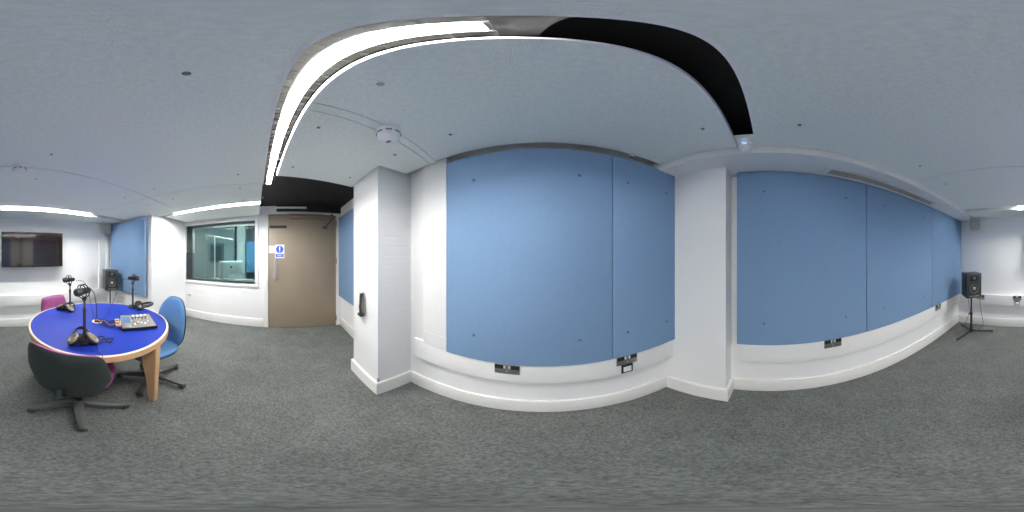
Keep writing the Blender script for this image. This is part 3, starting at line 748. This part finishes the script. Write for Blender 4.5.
# local x: along back edge (picture right), local y: away from operator edge -> sign check
ey = Vector((-ex.y, ex.x, 0)); back = ((A4[0]+A4[1])-(A4[2]+A4[3])); sg_ = 1 if back.dot(ey) > 0 else -1
pr = [(-MD,.004),(MD,.004),(MD,.052),(MD-.03,.056),(-MD,.026)]
m = Matrix(((0,0,1,0),(sg_,0,0,0),(0,1,0,0),(0,0,0,1)))
b = bmesh.new(); prism(b, pr, -MW, MW, m); obj('body', b, M['blackplastic'], t)
def top(y): return .026+(.056-.026)*(y+MD)/(2*MD-.03)
slope = math.atan2(.03, 2*MD-.03)
def on_top(bm, x0, x1, y0, y1, h):
    mt = Matrix.Translation((0, 0, 0))
    vs = [(x, y*sg_, top(y)+dz) for dz in (0,h) for x, y in ((x0,y0),(x1,y0),(x1,y1),(x0,y1))]
    vs = [bm.verts.new(v) for v in vs]
    for f in ((0,3,2,1),(4,5,6,7),(0,1,5,4),(1,2,6,5),(2,3,7,6),(3,0,4,7)): bm.faces.new([vs[i] for i in f])
    return bm
obj('face_plate', on_top(bmesh.new(), -MW+.006, MW-.006, -MD+.006, MD-.036, .0015), M['mixgrey'], t)
obj('screen', on_top(bmesh.new(), -MW+.015, -MW+.085, -.03, .07, .003), M['mixscreen'], t)
for k in range(5):
    b = on_top(bmesh.new(), -.035+k*.03, -.033+k*.03, -MD+.02, -.03, .002); obj('fader_track', b, M['black'], t)
    y = -.09+.012*((k*2) % 3); b = on_top(bmesh.new(), -.041+k*.03, -.027+k*.03, y, y+.016, .012); obj('fader', b, M['white'], t)
for j in range(2):
    for k in range(5):
        x, y = -.034+k*.03, .0+j*.028; b = bmesh.new(); cyl(b,(x, y*sg_, top(y)),(0,0,1),.0075,.014,.006,14); obj('knob', b, M['blackplastic'] if j else M['alu'], t)
for k in range(4):
    y = .064; b = on_top(bmesh.new(), -.030+k*.036, -.008+k*.036, y, y+.024, .008); obj('pad_button', b, M['white'], t)
b = on_top(bmesh.new(), .085, .10, .02, .04, .006); obj('yellow_pad', b, M['yellow'], t)
b = on_top(bmesh.new(), -MW+.02,-MW+.075,-MD+.02,-.045,.003); obj('button_row', b, M['alu'], t)
for k in range(6):
    b = bmesh.new(); y = -.08+k*.03
    cyl(b, (-MW-.0, y*sg_, .028),(-1,0,0),.009,.045,.007,14); obj('plug', b, M['alu'] if k % 2 else M['cableRed'], t)
MX = Matrix.Translation(t.location) @ Matrix.Rotation(ang, 4, 'Z')
def mixp(x, y, z): return MX @ Vector((x, y*sg_, z))
gw = Vector((TC.x+gx, TC.y+gy, TZ))
gl = 'cables from the grommet to the mixer'
cl = ['cable from the grommet to the front plug of the mixing console','cable from the grommet to the second plug of the mixing console','orange-tinted cable from the table grommet to the mixing console middle',
      'cable from the grommet to the fourth plug of the mixing console','cable looping from the grommet to the fifth plug of the mixing console','rearmost cable looping from the grommet to the mixing console']
for k in range(6):
    p0 = mixp(-MW-.045, -.08+k*.03, .028); d0 = mixp(-MW-.09, -.08+k*.03, .014)
    st_ = gw+Vector((math.cos(k)*.02, math.sin(k)*.02, .006))
    mid = (st_+d0)/2+Vector((.02*math.sin(k*2), .025*math.cos(k*1.7), 0)); mid.z = TZ+.008+.006*(k%3)
    cable('mixer_cable', [p0, d0, mid, st_+Vector((0,0,.012)), st_+Vector((0,0,-.002))], .0032, cl[k], m='cableRed' if k in (2,) else 'blackplastic')
# microphone leads
cable('microphone_lead', [P3(88,293,1.10), P3(92,290,1.10), P3(95,297,.99), P3(96.5,308,.86), P3(97,318,.75), gw+Vector((-.01,0,.002))], .0032, 'lead arching from the nearest microphone down to the table grommet')
cable('microphone_lead', [P3(76,281,1.06), P3(82,281,1.05), P3(87.5,287,.99), P3(90,300,.85), P3(93,314,.74), gw+Vector((.012,-.01,.002))], .003, 'lead arching from the far left microphone down to the grommet')
cable('microphone_lead', [P3(130,280,1.08), P3(122,279,1.07), P3(118,288,.98), P3(113,302,.82), P3(106,314,.735), gw+Vector((-.012,.012,.002))], .003, 'lead hanging from the microphone behind the mixer to the grommet')
pts = []
cc = P3(106,340,TZ+.006)
for k in range(26):
    a = k*.55; q = Vector((math.cos(a)*.040+.010*math.sin(k*.35)-.0012*k, math.sin(a)*.026+.0035*(k-13), .001+.0006*k)); th = math.radians(-143); pts.append(cc+Matrix.Rotation(th,4,'Z')@q)
cable('coiled_cable', pts, .0035, 'loose coil of black cable on the blue table top near the front rim')
e1 = P3(98.5,338,TZ+.005)
ox = lambda u, v, z: P3(u, v, z)
ez = TZ+.0055
rimdir = (P3(102,355,TZ)-TC); rimdir.z = 0; rimdir.normalize()
edge = TC+rimdir*(R+.006)
cable('thin_cable', [P3(99,333,ez), P3(98,341,ez), P3(97,348,ez), P3(99.5,353,ez), TC+rimdir*(R-.02)+Vector((0,0,TZ+.005)), edge+Vector((0,0,TZ-.01)), edge+Vector((.005,-.01,TZ-.06)), edge+Vector((-.02,-.04,TZ-.12))], .002, 'thin black cable running over the front rim of the table')
cable('loose_cable', [(-1.98,-2.36,.98),(-2.02,-2.35,.86),(-2.09,-2.42,.76),(-2.14,-2.6,.66),(-2.15,-2.75,.57)], .0035, 'thin dark cable hanging beside the corner tripod speaker')

# ---------------------------------------------------------------- control room beyond the window
def cw(name, bm, m): return struct(name, bm, m, rot=True)
cw('wall_control_back', BX(-5.5,-5.4,-2.7,.5,0,2.27), M['roomgreen'])
cw('wall_control_left', BX(-5.4,SW-.3,-2.7,-2.6,0,2.27), M['roomgreen'])
cw('wall_control_right', BX(-5.4,SW-.3,.2,.3,0,2.27), M['roomblue'])
def ctl(name, bm, m, label, cat): return tag(obj(name, bm, m, None, True), label, cat)
b = BX(-4.0,-3.2,-1.95,-.45,.74,.77,bev=.004); box(b,-3.98,-3.93,-1.9,-1.85,0,.74); box(b,-3.98,-3.93,-.55,-.5,0,.74); box(b,-3.27,-3.22,-1.9,-1.85,0,.74); box(b,-3.27,-3.22,-.55,-.5,0,.74)
t = thing('control_desk', 'pale desk in the control room behind the window', 'desk', W(-3.6,-1.2,0), ROT)
obj('desk_top', BX(-.40,.38,-.75,.75,.74,.77,bev=.004), M['deskm'], t)
for sx in (-.37,.35):
    for sy in (-.72,.72): obj('leg', BX(sx-.025,sx+.025,sy-.025,sy+.025,0,.74), M['steel'], t)
# computer seen from the back
def uw(u, d, z=0):
    th = math.radians((u-512)*360/1024); return Vector((d*math.sin(th), d*math.cos(th), z))
c = uw(231, 3.45, .772)
t = thing('desktop_computer', 'silver all-in-one computer seen from behind through the window', 'computer', c, math.atan2(-c.x, -c.y)*-1+0)
t.rotation_euler.z = math.atan2(-c.x, c.y)+PI+math.radians(12)    # local +y towards the camera (its back)
pr = superell(.265,.19,64,14)
b = bmesh.new(); pad(b, [(x, z+.285) for x, z in pr], .004, .022, rings=(0,.35,.65,.85,.95,.99,1.0)); obj('back_shell', b, M['silver'], t)
b = bmesh.new(); prism(b, [(-.075,0),(.075,0),(.07,.012),(-.07,.012)], -.04, .09, Matrix(((1,0,0,0),(0,0,1,0),(0,1,0,0),(0,0,0,1))))
box(b, -.06,.06,.055,.065,.012,.19,bev=.003); s_ = obj('stand', b, M['white'], t)
b = bmesh.new(); cyl(b,(0,.0652,.075),(0,1,0),.020,.0012,seg=24); obj('cable_hole', b, M['logo'], s_)
b = bmesh.new()
ap = []
for i in range(40):
    a = 2*PI*i/40; r = .024*(1+.10*abs(math.cos(a))-.10*(1 if abs(a-PI/2)<.25 else 0)-.08*(1 if abs(a-3*PI/2)<.25 else 0))
    x, z = r*math.cos(a), r*math.sin(a)*1.02
    bx, bz = .033, .004
    if math.hypot(x-bx, z-bz) < .014:
        q = Vector((x-bx, z-bz)).normalized()*.014; x, z = bx+q.x, bz+q.y
    ap.append((x, z))
prism(b, ap, .0225, .0245, Matrix(((-1,0,0,0),(0,0,1,0),(0,1,0,.34),(0,0,0,1))))
lf = [(.0,.028),(.004,.036),(.012,.041),(.012,.034),(.006,.028)]
prism(b, lf, .0225, .0245, Matrix(((-1,0,0,0),(0,0,1,0),(0,1,0,.34),(0,0,0,1))))
obj('fruit_logo', b, M['logo'], t)
ctl('control_partition', BX(-4.70,-4.655,-2.40,-1.95,1.14,1.74,bev=.003), M['roomdark'], 'dark rectangular panel on the pale partition in the control room', 'panel')
ctl('reflection_strip', BX(-4.60,-4.57,-2.22,-2.19,.0,1.95), M['white'], 'thin white upright strip added for a light line reflected in the control room window', 'reflection strip')  # added solid white strip standing in for a light line reflected in the window
ctl('control_wall_panel', BX(-4.4,-4.35,-1.13,-.80,.9,1.75), M['roomblue'], 'blue wall panel at the right side of the control room', 'panel')
ctl('control_column', BX(-4.9,-4.7,-1.52,-1.26,0,2.27), M['deskm'], 'pale column behind the computer in the control room', 'column')
cw('wall_control_partition', BX(-4.78,-4.70,-2.6,-1.6,0,2.27), M['roomgreen'])
t = thing('control_light', 'linear ceiling light inside the control room', 'light', W(-3.33,-1.2,2.18), ROT)
obj('housing', BX(-.05,.05,-.9,.9,.02,.05), M['alu'], t); obj('diffuser', BX(-.04,.04,-.88,.88,0,.02), CTRL, t)
t = thing('small_speaker', 'small dark speaker beside the computer in the control room', 'speaker', W(-3.45,-.66,.771), ROT)
obj('cabinet', BX(-.05,.05,-.05,.05,0,.14,bev=.004), M['logo'], t)
b = bmesh.new(); cyl(b,(.05,0,.06),(1,0,0),.03,.003); obj('driver', b, M['grille'], t)
